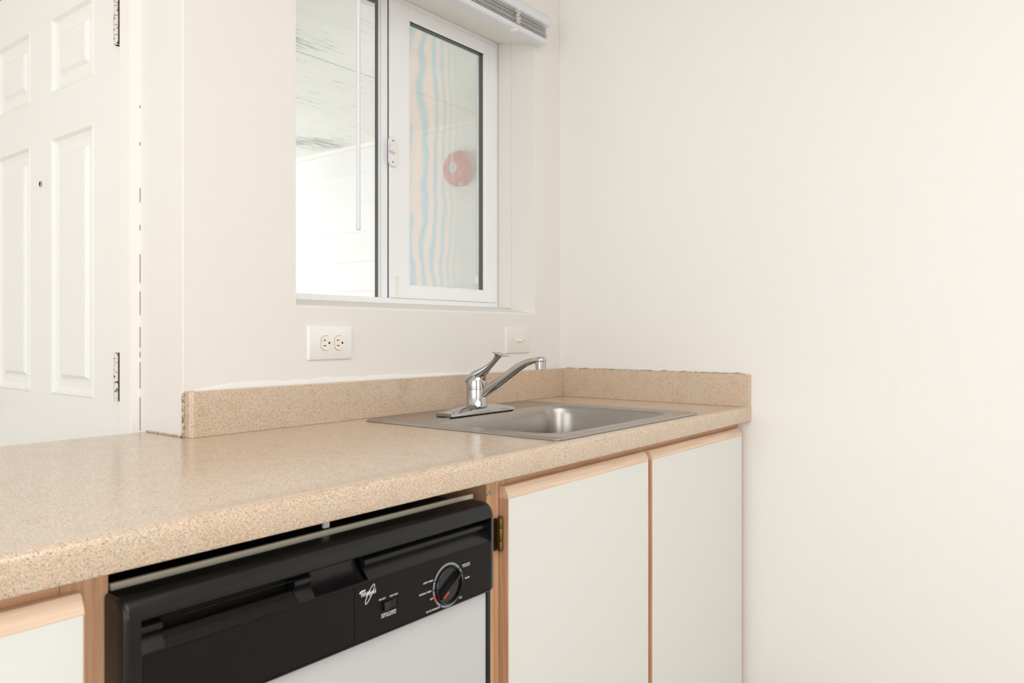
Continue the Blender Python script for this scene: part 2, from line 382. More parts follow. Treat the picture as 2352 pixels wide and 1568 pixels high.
def window():
    r = bpy.data.objects.new('window_1', None); COL.objects.link(r); r['kind'] = 'structure'
    r['label'] = 'white vinyl sliding window over the sink counter'
    yf = 0.153
    def ring(x0, x1, z0, z1, t, ya, yb, bm=None, tl=None, tr=None, tb=None, tt=None):
        bm = bm or B(); tl = tl or t; tr = tr or t; tb = tb or t; tt = tt or t
        box(bm, x0, x0+tl, ya, yb, z0, z1); box(bm, x1-tr, x1, ya, yb, z0, z1)
        box(bm, x0+tl, x1-tr, ya, yb, z0, z0+tb); box(bm, x0+tl, x1-tr, ya, yb, z1-tt, z1); return bm
    # outer frame, with the fixed left light set deeper
    bm = ring(-1.054, -0.134, 1.206, 2.083, 0.016, yf, 0.235)
    obj('window_frame', bm, 'vinyl', r, bevel=0.0015)
    bm = ring(-1.038, -0.6265, 1.218, 2.067, 0.014, 0.166, 0.178, tl=0.03, tr=0.0285, tb=0.004, tt=0.012)
    box(bm, -0.650, -0.6265, 0.158, 0.166, 1.222, 2.067)
    obj('fixed_sash', bm, 'vinyl', r, bevel=0.0012)
    bm = B(); box(bm, -0.6640, -0.6550, 0.1665, 0.170, 1.2225, 2.0545); box(bm, -1.008, -0.6640, 0.1665, 0.176, 2.046, 2.0545)
    obj('glazing_gasket', bm, 'gasket', r)
    bm = B(); box(bm, -1.005, -0.659, 0.1705, 0.1745, 1.222, 2.050); obj('fixed_pane', bm, 'glass', r)
    # sliding right sash
    s = ring(-0.6250, -0.150, 1.222, 2.067, 0.05, yf-0.004, 0.186, tl=0.075, tr=0.056, tb=0.036, tt=0.036)
    sl = obj('sliding_sash', s, 'vinyl', r, bevel=0.002)
    bm = B(); box(bm, -0.6264, -0.6252, 0.1565, 0.17, 1.218, 2.070); obj('sash_gap', bm, 'black_gap', r)
    bm = ring(-0.550, -0.206, 1.258, 2.031, 0.0035, yf-0.002, yf+0.004); obj('glazing_bead', bm, 'vinyl', sl)
    bm = B(); box(bm, -0.2085, -0.2045, yf-0.0005, yf+0.022, 1.258, 2.031); box(bm, -0.550, -0.2045, yf-0.0005, yf+0.022, 2.0275, 2.031)
    obj('sash_gasket', bm, 'gasket', sl)
    bm = B(); box(bm, -0.550, -0.206, yf+0.014, yf+0.018, 1.258, 2.031); obj('sliding_pane', bm, 'glass', sl)
    bm = B(); box(bm, -0.236, -0.222, yf+0.0133, yf+0.014, 1.283, 1.307); obj('pane_sticker', bm, 'white_plastic', sl)
    bm = B(); box(bm, -0.606, -0.598, yf-0.009, yf-0.004, 1.222, 1.285); box(bm, -0.604, -0.600, yf-0.012, yf-0.009, 1.270, 1.283)
    obj('sash_stop', bm, 'ivory_plastic', sl, bevel=0.001)
    # cam latch: curved plate, thumb lever and two screws
    bm = B(); pts = []
    for i in range(15):
        t = -1+2*i/14; z = 1.634+0.043*t; pts.append((-0.612+0.012*math.sqrt(max(0, 1-t*t)), z))
    left = [(-0.632, 1.668), (-0.632, 1.60)]
    poly = [(-0.628, 1.593)] + pts + [(-0.628, 1.675), (-0.635, 1.668), (-0.635, 1.602)]
    prism(bm, poly, yf-0.012, yf-0.004, 'y')
    la = obj('sash_latch', bm, 'white_plastic', sl, bevel=0.002)
    bm = B(); loft(bm, [[(-0.634, yf-0.012, 1.655), (-0.622, yf-0.012, 1.655), (-0.618, yf-0.012, 1.626), (-0.642, yf-0.012, 1.632)], [(-0.631, yf-0.019, 1.650), (-0.625, yf-0.019, 1.650), (-0.620, yf-0.024, 1.628), (-0.644, yf-0.024, 1.633)]])
    obj('thumb_lever', bm, 'white_plastic', la, bevel=0.001)
    for z in (1.664, 1.604):
        bm = B(); lathe(bm, [(0.0024, 0), (0.0024, -0.0008)], (-0.622, yf-0.0118, z), 'y', n=12); obj('latch_screw', bm, 'gasket', la)
    # insect screen outside the sliding sash
    bm = ring(-0.60, -0.160, 1.222, 2.067, 0.012, 0.206, 0.214); sf = obj('screen_frame', bm, 'gasket', r)
    bm = B(); box(bm, -0.588, -0.172, 0.2095, 0.2100, 1.234, 2.055); obj('insect_screen', bm, 'screen', r)
window()

def porch():
    bm = B(); 
    # lap siding on the wall across the porch: tapered boards
    xw = 1.39; z = 0.0; n = 0
    prof = [(xw+0.12, 0.0)]
    z = 0.02
    while z < 2.38:
        z2 = min(z+0.199, 2.40); prof += [(xw-0.010, z), (xw, z2)]; z = z2
    prof += [(xw+0.12, 2.40)]
    loft(bm, [[(x, y, zz) for x, zz in prof] for y in (0.20, 4.1)])
    struct(obj('wall_porch', bm, 'siding'))
    # rough plywood soffit, three sheets with open joints
    bm = B()
    for a, b in ((0.20, 1.4640), (1.471, 2.7140), (2.721, 4.1)): box(bm, -1.2, xw+0.12, a, b, 2.402, 2.42)
    box(bm, -1.2, xw+0.12, 0.2, 4.1, 2.425, 2.45)
    struct(obj('ceiling_porch', bm, 'plywood'))
    bm = B(); box(bm, -1.2, xw, 1.4640, 1.471, 2.404, 2.412); box(bm, -1.2, xw, 2.7140, 2.721, 2.404, 2.412); struct(obj('joint_shade_strip', bm, 'joint'))  # dark strips stand in for the shade inside the open joints
    bm = B(); box(bm, xw-0.022, xw-0.004, 0.21, 4.1, 2.378, 2.402); struct(obj('trim_porch', bm, 'trim'))
    bm = B(); box(bm, -1.2, xw+0.12, 0.2, 4.1, -0.15, 0.0); struct(obj('floor_porch', bm, 'concrete'))
    # alarm bell
    t = thing('alarm_bell', 'weathered red round alarm bell on the porch wall, seen through the window screen', 'bell')
    c = (xw-0.010, 1.655, 2.114)
    bm = B(); R = 0.108
    lathe(bm, [(R*0.93, -0.022), (R, -0.024), (R, -0.030), (R*0.985, -0.045), (R*0.94, -0.058), (R*0.82, -0.070), (R*0.55, -0.078), (0.02, -0.081), (0.0005, -0.081)], c, 'x', n=48, caps=False)
    obj('gong', bm, 'bell_red', t, smooth=60)
    bm = B(); lathe(bm, [(0.031, -0.0785), (0.031, -0.0825), (0.029, -0.0835)], c, 'x', n=32); lb = obj('hub_label', bm, 'bell_label', t, smooth=40); lb['label'] = 'pale green round label'
    bm = B(); lathe(bm, [(0.008, -0.083), (0.008, -0.088), (0.004, -0.090)], c, 'x', n=6); obj('hub_nut', bm, 'grey_metal', t)
    bm = B(); lathe(bm, [(0.055, 0.0), (0.055, -0.026)], c, 'x', n=28); box(bm, c[0]-0.03, c[0], c[1]-0.045, c[1]+0.045, c[2]-0.10, c[2]-0.02)
    obj('back_box', bm, 'bell_red', t)
    bm = B(); lathe(bm, [(0.006, -0.01), (0.006, -0.026)], (c[0], c[1]-0.088, c[2]-0.045), 'x', n=12); obj('striker', bm, 'grey_metal', t)
    t2 = thing('conduit_cover', 'narrow grey upright cover plate on the porch wall beside the red bell', 'cover plate')
    bm = B(); box(bm, xw-0.034, xw-0.010, 1.435, 1.452, 2.00, 2.158); obj('cover', bm, 'grey_metal', t2, bevel=0.003)
    bm = B(); lathe(bm, [(0.003, 0), (0.003, -0.002)], (xw-0.034, 1.4435, 2.14), 'x', n=10); obj('cover_screw', bm, 'steel', t2)
porch()

# ------------------------------------------------------------------ worktop
def worktop():
    t = thing('worktop', 'tan speckled laminate worktop with low backsplash running under the window', 'countertop')
    xl = -2.85
    bm = B()
    # front nosing profile (y, z)
    pf = [(-0.59, ZU), (-D+0.004, ZU), (-D+0.0012, ZU+0.0012), (-D, ZU+0.004)]
    r = 0.011
    for i in range(7):
        a = PI - PI/2*i/6; pf.append((-D+r+r*math.cos(a), ZC-r+0.0012+r*math.sin(a)))
    pf += [(-D+r+0.008, ZC+0.0012), (-D+r+0.018, ZC), (-0.59, ZC)]
    prism(bm, pf, xl, 0.0)
    box(bm, xl, XW, -0.59, 0.1457, ZU, ZC); box(bm, XW, -0.885, -0.59, 0.0, ZU, ZC)
    box(bm, -0.885, -0.298, -0.088, 0.0, ZU, ZC); box(bm, -0.298, 0.0, -0.59, 0.0, ZU, ZC)
    obj('worktop_slab', bm, 'laminate', t, smooth=35)
    zt = ZC + 0.0915; th = 0.028
    bm = B(); 
    pl = rrect(XW+0.001, -0.0, -th, -0.0005, 0.0005, 1)
    r = 0.010; pl = [(-0.0, -0.0005), (XW+0.0, -0.0005), (XW+0.0, -th+r)]
    for i in range(7):
        a = PI + PI/2*i/6; pl.append((XW+r+r*math.cos(a), -th+r+r*math.sin(a)))
    pl.append((-0.0, -th))
    loft(bm, [[(x, y, ZC) for x, y in pl], [(x, y, zt) for x, y in pl]])
    o = obj('backsplash', bm, 'laminate', t, bevel=0.001); o['label'] = 'long backsplash along the window wall'
    bm = B(); box(bm, -0.017, -0.0005, -D, -th, ZC, zt); box(bm, -0.017, -0.0005, -D-0.0005, -D+0.012, ZU, ZC+0.001)
    o = obj('backsplash', bm, 'laminate', t, bevel=0.0012); o['label'] = 'short side backsplash on the right wall'
    # caulk
    bm = B(); N = 110; lo, hi, fr = [], [], []
    for i in range(N):
        f = i/(N-1); x = XW+0.022+f*0.86
        h = (0.0105+0.0016*math.sin(x*31)+0.0012*math.sin(x*83+1))*min(1, f*14)*(1-0.75*max(0, f-0.55)/0.45)+0.001
        lo.append((x, -0.0026, zt)); hi.append((x, -0.0004, zt+h)); fr.append((x, -0.0022, zt+h*0.45))
    loft(bm, [lo, fr, hi, [(x, -0.0001, z) for x, y, z in hi], [(x, -0.0001, z) for x, y, z in lo]], caps=False, closed=False)
    o = obj('caulk_bead', bm, 'caulk', t, smooth=60); o['label'] = 'white caulk along the backsplash top'
    bm = B(); pts = [(XW-0.003, 0.140-i*0.007, ZC+0.0015) for i in range(21)]
    tube(bm, pts, [0.0019+0.0004*math.sin(i*1.3) for i in range(21)], 8)
    o = obj('caulk_bead', bm, 'old_caulk', t, smooth=60); o['label'] = 'stained caulk where the wall end meets the worktop'
    bm = B(); pts = [(XW+0.001, -0.004-i*0.001, ZC+0.002+i*0.0075) for i in range(12)]
    pts = [(XW-0.001, -0.004+0.001*math.sin(i*2.2), ZC+0.002+i*0.0078) for i in range(12)]
    tube(bm, pts, [0.0034+0.0005*math.sin(i*2.7) for i in range(12)], 8)
    o = obj('caulk_bead', bm, 'old_caulk', t, smooth=60); o['label'] = 'rough grout at the left end of the backsplash'
    bm = B(); pts = [(-0.003, -0.03-i*0.021, zt+0.0012+0.0012*math.sin(i*2.3)) for i in range(30)]
    tube(bm, pts, [0.0018+0.001*math.sin(i*1.9) for i in range(30)], 8)
    obj('caulk_bead', bm, 'old_caulk', t, smooth=60)
worktop()

# ------------------------------------------------------------------ sink
def sink():
    t = thing('kitchen_sink', 'single-bowl stainless steel drop-in sink set into the speckled worktop', 'sink')
    ox0, ox1, oy0, oy1 = -0.914, -0.268, -0.624, -0.062
    ix0, ix1, iy0, iy1 = -0.862, -0.318, -0.578, -0.205
    def L(x0, x1, y0, y1, r, z): return [(x, y, z) for x, y in rrect(x0, x1, y0, y1, r, 9)]
    z = ZC
    loops = [L(ox0+.004, ox1-.004, oy0+.004, oy1-.004, 0.020, z+.0005), L(ox0, ox1, oy0, oy1, 0.024, z+.0008), L(ox0+.001, ox1-.001, oy0+.001, oy1-.001, 0.024, z+.003),
             L(ox0+.005, ox1-.005, oy0+.005, oy1-.005, 0.022, z+.0052), L(ox0+.009, ox1-.009, oy0+.009, oy1-.009, 0.020, z+.0050), L(ox0+.013, ox1-.013, oy0+.013, oy1-.013, 0.018, z+.0036),
             L(ix0-.016, ix1+.016, iy0-.012, iy1+.014, .070, z+.0034), L(ix0-.010, ix1+.010, iy0-.008, iy1+.008, .068, z+.0046), L(ix0-.005, ix1+.005, iy0-.004, iy1+.004, .066, z+.0044),
             L(ix0, ix1, iy0, iy1, .064, z+.0015), L(ix0+.003, ix1-.003, iy0+.003, iy1-.003, .063, z-.006), L(ix0+.006, ix1-.006, iy0+.006, iy1-.006, .062, z-.02),
             L(ix0+.010, ix1-.010, iy0+.010, iy1-.010, .062, z-.07), L(ix0+.014, ix1-.014, iy0+.014, iy1-.014, .062, z-.125), L(ix0+.022, ix1-.022, iy0+.022, iy1-.022, .060, z-.145),
             L(ix0+.036, ix1-.036, iy0+.036, iy1-.036, .052, z-.156), L(ix0+.06, ix1-.06, iy0+.06, iy1-.06, .04, z-.160), L(ix0+.16, ix1-.16, iy0+.14, iy1-.14, .03, z-.163)]
    bm = B(); loft(bm, loops, caps=False)
    bm.verts.ensure_lookup_table(); n = len(loops[0]); bm.faces.new([bm.verts[i] for i in range(len(loops)*n-n, len(loops)*n)])
    o = obj('sink_basin', bm, 'steel', t, smooth=60)
    c = (-0.590, -0.392, z-.163)
    bm = B(); lathe(bm, [(0.057, 0.0005), (0.057, 0.003), (0.050, 0.004), (0.044, 0.001), (0.040, 0.0008)], c, n=36); d = obj('drain', bm, 'chrome', t, smooth=40)
    bm = B(); lathe(bm, [(0.036, 0.001), (0.034, 0.005), (0.012, 0.006), (0.008, 0.012), (0.009, 0.018), (0.004, 0.020)], c, n=30); obj('strainer', bm, 'chrome', d, smooth=40)
sink()

def faucet():
    t = thing('kitchen_faucet', 'chrome single-lever kitchen faucet standing on the sink deck', 'faucet')
    x0, y0 = -0.635, -0.180; zb = ZC + 0.0036
    # deck plate: low arched bar with flat tapered ends
    bm = B(); loops = []
    N = 24
    for i in range(N+1):
        s = -1+2*i/N; x = x0 + s*0.1235
        h = 0.0075 + 0.0145*(1-abs(s)**1.8); hw = 0.028
        hf = hw - 0.004 - 0.010*(1-abs(s)**1.6)
        zz = zb+0.0015
        loops.append([(x, y0-hw, zz), (x, y0-hw+0.0008, zz+h*0.55), (x, y0-hf, zz+h), (x, y0-hf*0.3, zz+h+0.001), (x, y0+hf*0.3, zz+h+0.001), (x, y0+hf, zz+h), (x, y0+hw-0.0008, zz+h*0.55), (x, y0+hw, zz)])
    loft(bm, loops); obj('deck_plate', bm, 'chrome', t, bevel=0.0008)
    bm = B(); box(bm, x0-0.121, x0+0.121, y0-0.026, y0+0.026, zb, zb+0.0016); obj('gasket', bm, 'black_gap', t)
    # body
    R = 0.0265
    bm = B(); lathe(bm, [(R*0.9, zb+0.015), (R*1.06, zb+0.019), (R*1.06, zb+0.021), (R, zb+0.023), (R, 0.9795), (R*0.965, 0.9803), (R*0.965, 0.9815), (R*1.03, 0.982), (R*1.03, 0.986), (R, 0.9865)], (x0, y0, 0), n=48)
    obj('faucet_body', bm, 'chrome', t, smooth=40)
    # dome
    bm = B(); pr = [(R, 0.9865), (R*1.0, 0.994), (R*0.97, 1.002), (R*0.88, 1.010), (R*0.70, 1.017), (R*0.40, 1.021), (0.0005, 1.0225)]
    lathe(bm, pr, (x0, y0, 0), n=48, caps=False); dm = obj('cartridge_dome', bm, 'chrome', t, smooth=60)
    # lever: rises from a skirt round the dome to a flared end with a thin lip
    spine = [(-0.163, 0.998, 0.0262, 0.012), (-0.170, 1.006, 0.0268, 0.0135), (-0.180, 1.0135, 0.0262, 0.0135), (-0.192, 1.0190, 0.0235, 0.0125), (-0.204, 1.0265, 0.0180, 0.0100), (-0.215, 1.0345, 0.0125, 0.0080),
             (-0.226, 1.0425, 0.0090, 0.0068), (-0.236, 1.0505, 0.0082, 0.0062), (-0.244, 1.0585, 0.0095, 0.0062), (-0.2495, 1.0650, 0.0125, 0.0068), (-0.2525, 1.0695, 0.0165, 0.0080)]
    loops = []
    for i, (y, z, wx, wt) in enumerate(spine):
        a = spine[max(i-1, 0)]; b = spine[min(i+1, len(spine)-1)]
        dy, dz = b[0]-a[0], b[1]-a[1]; l = math.hypot(dy, dz); ny, nz = -dz/l, dy/l
        if nz < 0: ny, nz = -ny, -nz
        loops.append([(x0+wx*math.cos(q), y+ny*wt*math.sin(q), z+nz*wt*math.sin(q)) for q in [2*PI*k/24 for k in range(24)]])
    bm = B(); loft(bm, loops); lv = obj('lever_handle', bm, 'chrome', t, smooth=50)
    bm = B(); ll = []
    for y, z, wx, th in ((-0.2400, 1.0745, 0.012, 0.0010), (-0.2440, 1.0735, 0.0168, 0.0016), (-0.2560, 1.0700, 0.0180, 0.0022), (-0.2640, 1.0668, 0.0165, 0.0020), (-0.2720, 1.0648, 0.0130, 0.0014), (-0.2840, 1.0645, 0.0075, 0.0011)):
        ll.append([(x0+wx*math.cos(q), y, z+th*math.sin(q)) for q in [2*PI*k/20 for k in range(20)]])
    loft(bm, ll); obj('lever_tip', bm, 'chrome', lv, smooth=50)
    # hot and cold mark on the front of the dome
    for mname, sx in (('red', -1), ('blue', 1)):
        bm = B(); bm.faces.new([bm.verts.new(p) for p in ((x0+sx*0.0002, y0-R-0.0018, 1.0125), (x0+sx*0.0062, y0-R-0.0008, 1.007), (x0+sx*0.0002, y0-R-0.0018, 1.0015))])
        g = bmesh.ops.extrude_face_region(bm, geom=bm.faces[:])
        for v in [e for e in g['geom'] if isinstance(e, bmesh.types.BMVert)]: v.co.y += 0.003
        o = obj('temperature_mark', bm, mname, dm); o['label'] = mname + ' half of the temperature mark'
    # spout
    pts = [(-0.186, 0.9605), (-0.208, 0.9715), (-0.240, 0.9912), (-0.271, 1.0112), (-0.300, 1.0300), (-0.3205, 1.0420), (-0.338, 1.0500), (-0.3545, 1.0545), (-0.370, 1.0570), (-0.3805, 1.0570)]
    hh = [0.0075, 0.0108, 0.0106, 0.0104, 0.0100, 0.0095, 0.0084, 0.0072, 0.0068, 0.0070]
    loops = []
    for i, (y, z) in enumerate(pts):
        a = pts[max(i-1, 0)]; b = pts[min(i+1, len(pts)-1)]
        dy, dz = b[0]-a[0], b[1]-a[1]; l = math.hypot(dy, dz); ny, nz = -dz/l, dy/l
        if nz < 0: ny, nz = -ny, -nz
        wx = 0.0105 if i < 7 else 0.0118; h = hh[i]
        lp = []
        for k in range(20):
            q = 2*PI*k/20; c_, s_ = math.cos(q), math.sin(q)
            sc = (abs(c_)**4+abs(s_)**4)**-0.25*0.94
            lp.append((x0+wx*c_*sc, y+ny*h*s_*sc, z+nz*h*s_*sc))
        loops.append(lp)
    bm = B(); loft(bm, loops); sp = obj('spout', bm, 'chrome', t, smooth=40)
    bm = B(); lathe(bm, [(0.0112, 1.0345), (0.0124, 1.0352), (0.0132, 1.0535)], (x0, -0.3808, 0), n=32); obj('aerator', bm, 'chrome', sp, smooth=40)
    bm = B(); lathe(bm, [(0.0129, 1.0538), (0.0134, 1.0545), (0.0132, 1.0600), (0.0105, 1.0640), (0.004, 1.0650)], (x0, -0.3808, 0), n=32); obj('spout_cap', bm, 'chrome', sp, smooth=60)
faucet()

# ------------------------------------------------------------------ cabinets
def door_leaf(parent, xa, xb):
    zt, zs, zb = 0.8545, 0.834, 0.115
    yb, yf = -0.6165, -0.6365
    bm = B(); prof = [(yb, zs), (yf+0.0008, zs), (yf, zs+0.001), (yf+0.001, zs+0.006), (yf+0.0065, zt-0.003), (yf+0.0095, zt), (yb, zt)]
    prism(bm, prof, xa, xb)
    d = B(); box(d, xa+0.0015, xb-0.0015, yf, yb, zb, zs)
    leaf = obj('cabinet_door', d, 'melamine', parent)
    st = obj('pull_strip', bm, 'oak_strip', leaf, smooth=30); st['label'] = 'bevelled oak finger-pull strip'
    parts('edge_band', [(xa-0.0005, xa+0.0015, yf+0.0008, yb, zb, zs), (xb-0.0015, xb+0.0005, yf+0.0008, yb, zb, zs)], 'oak_v', leaf)
    return leaf
def cabinets():
    t = thing('base_cabinet', 'white two-door sink cabinet with oak edging, between dishwasher and right wall', 'cabinet')
    zu = ZU - 0.0005; fy = -0.615
    parts('frame_stile', [(-1.119, -1.060, fy, fy+0.02, 0.10, zu), (-0.592, -0.540, fy, fy+0.02, 0.13, 0.835), (-0.030, -0.0015, fy, fy+0.02, 0.10, zu)], 'oak_v', t, 0.0008)
    parts('frame_rail', [(-1.060, -0.030, fy, fy+0.02, 0.835, zu), (-1.060, -0.030, fy, fy+0.02, 0.10, 0.13)], 'oak_h', t)
    bm = B(); box(bm, -1.119, -1.103, fy+0.02, -0.01, 0.10, zu); box(bm, -0.018, -0.0015, fy+0.02, -0.01, 0.10, zu); box(bm, -1.103, -0.018, fy+0.02, -0.01, 0.10, 0.115); box(bm, -1.103, -0.018, -0.016, -0.01, 0.115, zu); box(bm, -1.119, -0.0015, -0.54, -0.52, 0.0, 0.10)
    obj('carcass', bm, 'oak_v', t)
    l = door_leaf(t, -1.0865, -0.5755); r = door_leaf(t, -0.5575, -0.022)
    l['label'] = 'left door beside the dishwasher'; r['label'] = 'right door against the wall'
    # brass hinge of the left door
    bm = B(); hx, hy = -1.0965, -0.6255
    box(bm, -1.1060, -1.0945, fy-0.0018, fy, 0.744, 0.800)
    box(bm, -1.0945, -1.0885, fy-0.006, fy, 0.746, 0.798)
    for a, b in ((0.0, 0.016), (0.0165, 0.039), (0.0395, 0.056)): lathe(bm, [(0.0046, a), (0.0052, a+0.001), (0.0052, b-0.001), (0.0046, b)], (-1.0925, fy-0.0085, 0.744), n=16)
    lathe(bm, [(0.0032, 0.055), (0.0044, 0.057), (0.0044, 0.059), (0.002, 0.0605)], (-1.0925, fy-0.0085, 0.744), n=14)
    h = obj('hinge', bm, 'brass', t, smooth=40); h['label'] = 'aged brass butt hinge'
    t = thing('base_cabinet', 'oak-framed white cabinet door at the bottom left corner, left of the dishwasher', 'cabinet')
    parts('frame_stile', [(-1.800, -1.752, fy, fy+0.02, 0.10, zu), (-2.82, -2.77, fy, fy+0.02, 0.10, zu), (-2.32, -2.27, fy, fy+0.02, 0.13, 0.835)], 'oak_v', t, 0.0008)
    parts('frame_rail', [(-2.77, -1.8008, fy+0.0004, fy+0.02, 0.835, zu), (-2.77, -1.8008, fy, fy+0.02, 0.10, 0.13)], 'oak_h', t)
    bm = B(); box(bm, -1.768, -1.752, fy+0.02, -0.01, 0.10, zu); box(bm, -2.82, -2.804, fy+0.02, -0.01, 0.10, zu); box(bm, -2.804, -1.768, fy+0.02, -0.01, 0.10, 0.115); box(bm, -2.804, -1.768, -0.016, -0.01, 0.115, zu); box(bm, -2.82, -1.752, -0.54, -0.52, 0.0, 0.10)
    obj('carcass', bm, 'oak_v', t)
    door_leaf(t, -2.285, -1.7855); door_leaf(t, -2.80, -2.305)
    # panel closing the back of the worktop overhang
    t = thing('support_panel', 'wall-coloured panel under the worktop beside the entry door', 'panel')
    bm = B(); box(bm, -2.82, XW-0.002, -0.004, 0.02, 0.0, zu); obj('panel', bm, 'wall', t)
cabinets()

# ------------------------------------------------------------------ dishwasher
def dishwasher():
    t = thing('dishwasher', 'built-in dishwasher with black control console and white door panel', 'dishwasher')
    F = -0.662; zt = 0.8445; zb = 0.7005; BK = -0.632
    xl, xr = -1.757, -1.150
    def top(ins=0.0):
        r = 0.021; p = []
        for i in range(9):
            a = PI/2 + PI/2*i/8; p.append((F+ins+r+r*math.cos(a), zt-ins-r+r*math.sin(a)))
        return p   # from the top round to the front
    def full(ins=0.0, lowz=None):
        z0 = zb+ins*0.5
        return [(-0.617, z0), (-0.617, zt-ins)] + top(ins) + [(F+ins, 0.80), (F+ins, z0+0.004), (F+ins+0.003, z0)]
    bm = B()
    # rounded ends
    def endcap(x_in, x_out):
        sg = 1 if x_out > x_in else -1; r = abs(x_out-x_in)
        loops = []
        for i in range(8):
            a = PI/2*i/7; loops.append([(x_in+sg*r*math.sin(a), y, z) for y, z in full(r*0.9*(1-math.cos(a)))])
        loft(bm, loops)
    endcap(-1.751, xl); endcap(-1.1645, xr)
    prism(bm, full(), -1.751, -1.740)
    zt2, zl = 0.8185, 0.784
    upper = [(-0.617, zt2), (-0.617, zt)] + top() + [(F, zt2+0.002), (F+0.002, zt2)]
    lower = [(-0.617, zb), (-0.617, zl), (F+0.002, zl), (F, zl-0.0015), (F, zb+0.004), (F+0.003, zb)]
    prism(bm, upper, -1.740, -1.1645); prism(bm, lower, -1.740, -1.1645)
    bulge = [(-0.617, zl), (-0.617, zt2), (F+0.026, zt2)] + [(F+0.0215-0.0125*math.sin(0.8*PI*i/10), 0.8170-0.0195*i/10) for i in range(11)] + [(F+0.0085, 0.792), (F+0.002, zl)]
    smooth_ = [(-0.617, zl), (-0.617, zt2), (F+0.026, zt2), (F+0.024, 0.805), (F+0.018, 0.795), (F+0.010, 0.788), (F+0.002, zl)]
    prism(bm, bulge, -1.740, -1.712); prism(bm, bulge, -1.541, -1.515); prism(bm, smooth_, -1.515, -1.430); prism(bm, smooth_, -1.424, -1.4235)
    prism(bm, bulge, -1.426, -1.1645)
    body = obj('console', bm, 'black', t, smooth=35)
    # latch pocket between the bulges
    bm = B(); box(bm, -1.712, -1.541, -0.606, -0.602, zl, zt2); obj('latch_pocket', bm, 'black_gloss', body)
    bm = B(); prism(bm, [(F+0.002, zl), (F+0.0145, zl+0.013), (F+0.017, zl+0.013), (F+0.014, zl)], -1.7115, -1.5415); 
    prism(bm, [(F+0.008, zl+0.0068), (F+0.0085, zl+0.0082), (F+0.010, zl+0.0082), (F+0.0095, zl+0.0068)], -1.7115, -1.5415)
    obj('latch_lip', bm, 'black_panel', body)
    bm = B(); tube(bm, [(-1.69, F+0.012, 0.8105), (-1.54, F+0.012, 0.8105)], 0.0010, 6); obj('latch_rod', bm, 'black', body)
    # lower panel and its overlay
    bm = B(); box(bm, -1.738, -1.4538, F-0.0008, F, 0.7065, 0.7815); obj('fascia_panel', bm, 'black_panel', body)
    bm = B(); box(bm, -1.4528, -1.1665, F-0.0010, F, 0.7065, 0.7815); obj('control_panel', bm, 'black_panel', body)
    bm = B(); box(bm, -1.738, -1.1665, F-0.0014, F, 0.7035, 0.7050); box(bm, -1.738, -1.1665, F-0.0012, F, 0.7822, 0.7832); obj('fascia_rib', bm, 'black', body)
    Y = F - 0.0014
    # maker's mark: word, loop and small word above
    g = text('maker_mark', 'Whirlpool', -1.4425, -1.4155, 0.7625, 0.7710, Y, 'print', body)
    bm = B(); pts = []
    cx, cz = -1.4262, 0.7655
    for i in range(33):
        a = 2*PI*i/32; u, v = 0.0142*math.cos(a), 0.0034*math.sin(a); q = math.radians(56)
        pts.append((cx+u*math.cos(q)-v*math.sin(q), Y, cz+u*math.sin(q)+v*math.cos(q)))
    tube(bm, pts, 0.00042, 6); obj('maker_mark_loop', bm, 'print', g)
    bm = B(); prism(bm, [(-1.4450, 0.7700), (-1.4440, 0.7722), (-1.4412, 0.7735), (-1.4345, 0.7738), (-1.4340, 0.7722), (-1.4405, 0.7716), (-1.4432, 0.7702)], Y, Y+0.0004, 'y')
    obj('maker_mark_cap', bm, 'print', g)
    for s, a, b, c, d in (('AIR DRY', -1.4100, -1.3970, 0.7515, 0.7538), ('HEAT DRY', -1.3895, -1.3735, 0.7515, 0.7538), ('ENERGY SAVING', -1.4050, -1.3775, 0.7295, 0.7321), ('DRY SELECTOR', -1.4050, -1.3775, 0.7262, 0.7288),
                          ('LIGHT WASH', -1.3225, -1.3025, 0.7518, 0.7545), ('NORMAL WASH', -1.3310, -1.3060, 0.7368, 0.7395), ('OFF', -1.3085, -1.3015, 0.7248, 0.7275), ('PLATE WARMER', -1.3165, -1.2875, 0.7078, 0.7105),
                          ('RINSE ONLY', -1.2365, -1.2180, 0.7588, 0.7612), ('USE AIR DRY', -1.2350, -1.2185, 0.7562, 0.7580), ('RINSE', -1.2300, -1.2195, 0.7368, 0.7395), ('DRY', -1.2440, -1.2370, 0.7098, 0.7125)):
        text('printed_label', s, a, b, c, d, Y, 'print', body)
    # rocker
    bm = B(); loft(bm, [[(-1.4075, F-0.0012, 0.7335), (-1.3745, F-0.0012, 0.7335), (-1.3745, F-0.0012, 0.7500), (-1.4075, F-0.0012, 0.7500)], [(-1.4045, F+0.006, 0.7355), (-1.3765, F+0.006, 0.7355), (-1.3765, F+0.006, 0.7485), (-1.4045, F+0.006, 0.7485)]], caps=False)
    box(bm, -1.4045, -1.3765, F-0.0011, F-0.0009, 0.7355, 0.7485)
    for a, b, c, d in ((-1.4085, -1.3738, 0.7492, 0.7502), (-1.3748, -1.3738, 0.7335, 0.7502)): box(bm, a, b, F-0.002, F, c, d)
    bz = obj('switch_bezel', bm, 'black', body)
    bm = B(); prism(bm, [(-1.4035, F-0.001), (-1.4025, F-0.0055), (-1.3930, F-0.0050), (-1.3900, F-0.0015), (-1.3780, F-0.0022), (-1.3775, F-0.001)], 0.7360, 0.7480, 'z'); obj('rocker_switch', bm, 'black_gloss', bz, bevel=0.0005)
    # timer dial
    c = (-1.2690, F-0.0010, 0.7378); R = 0.0335
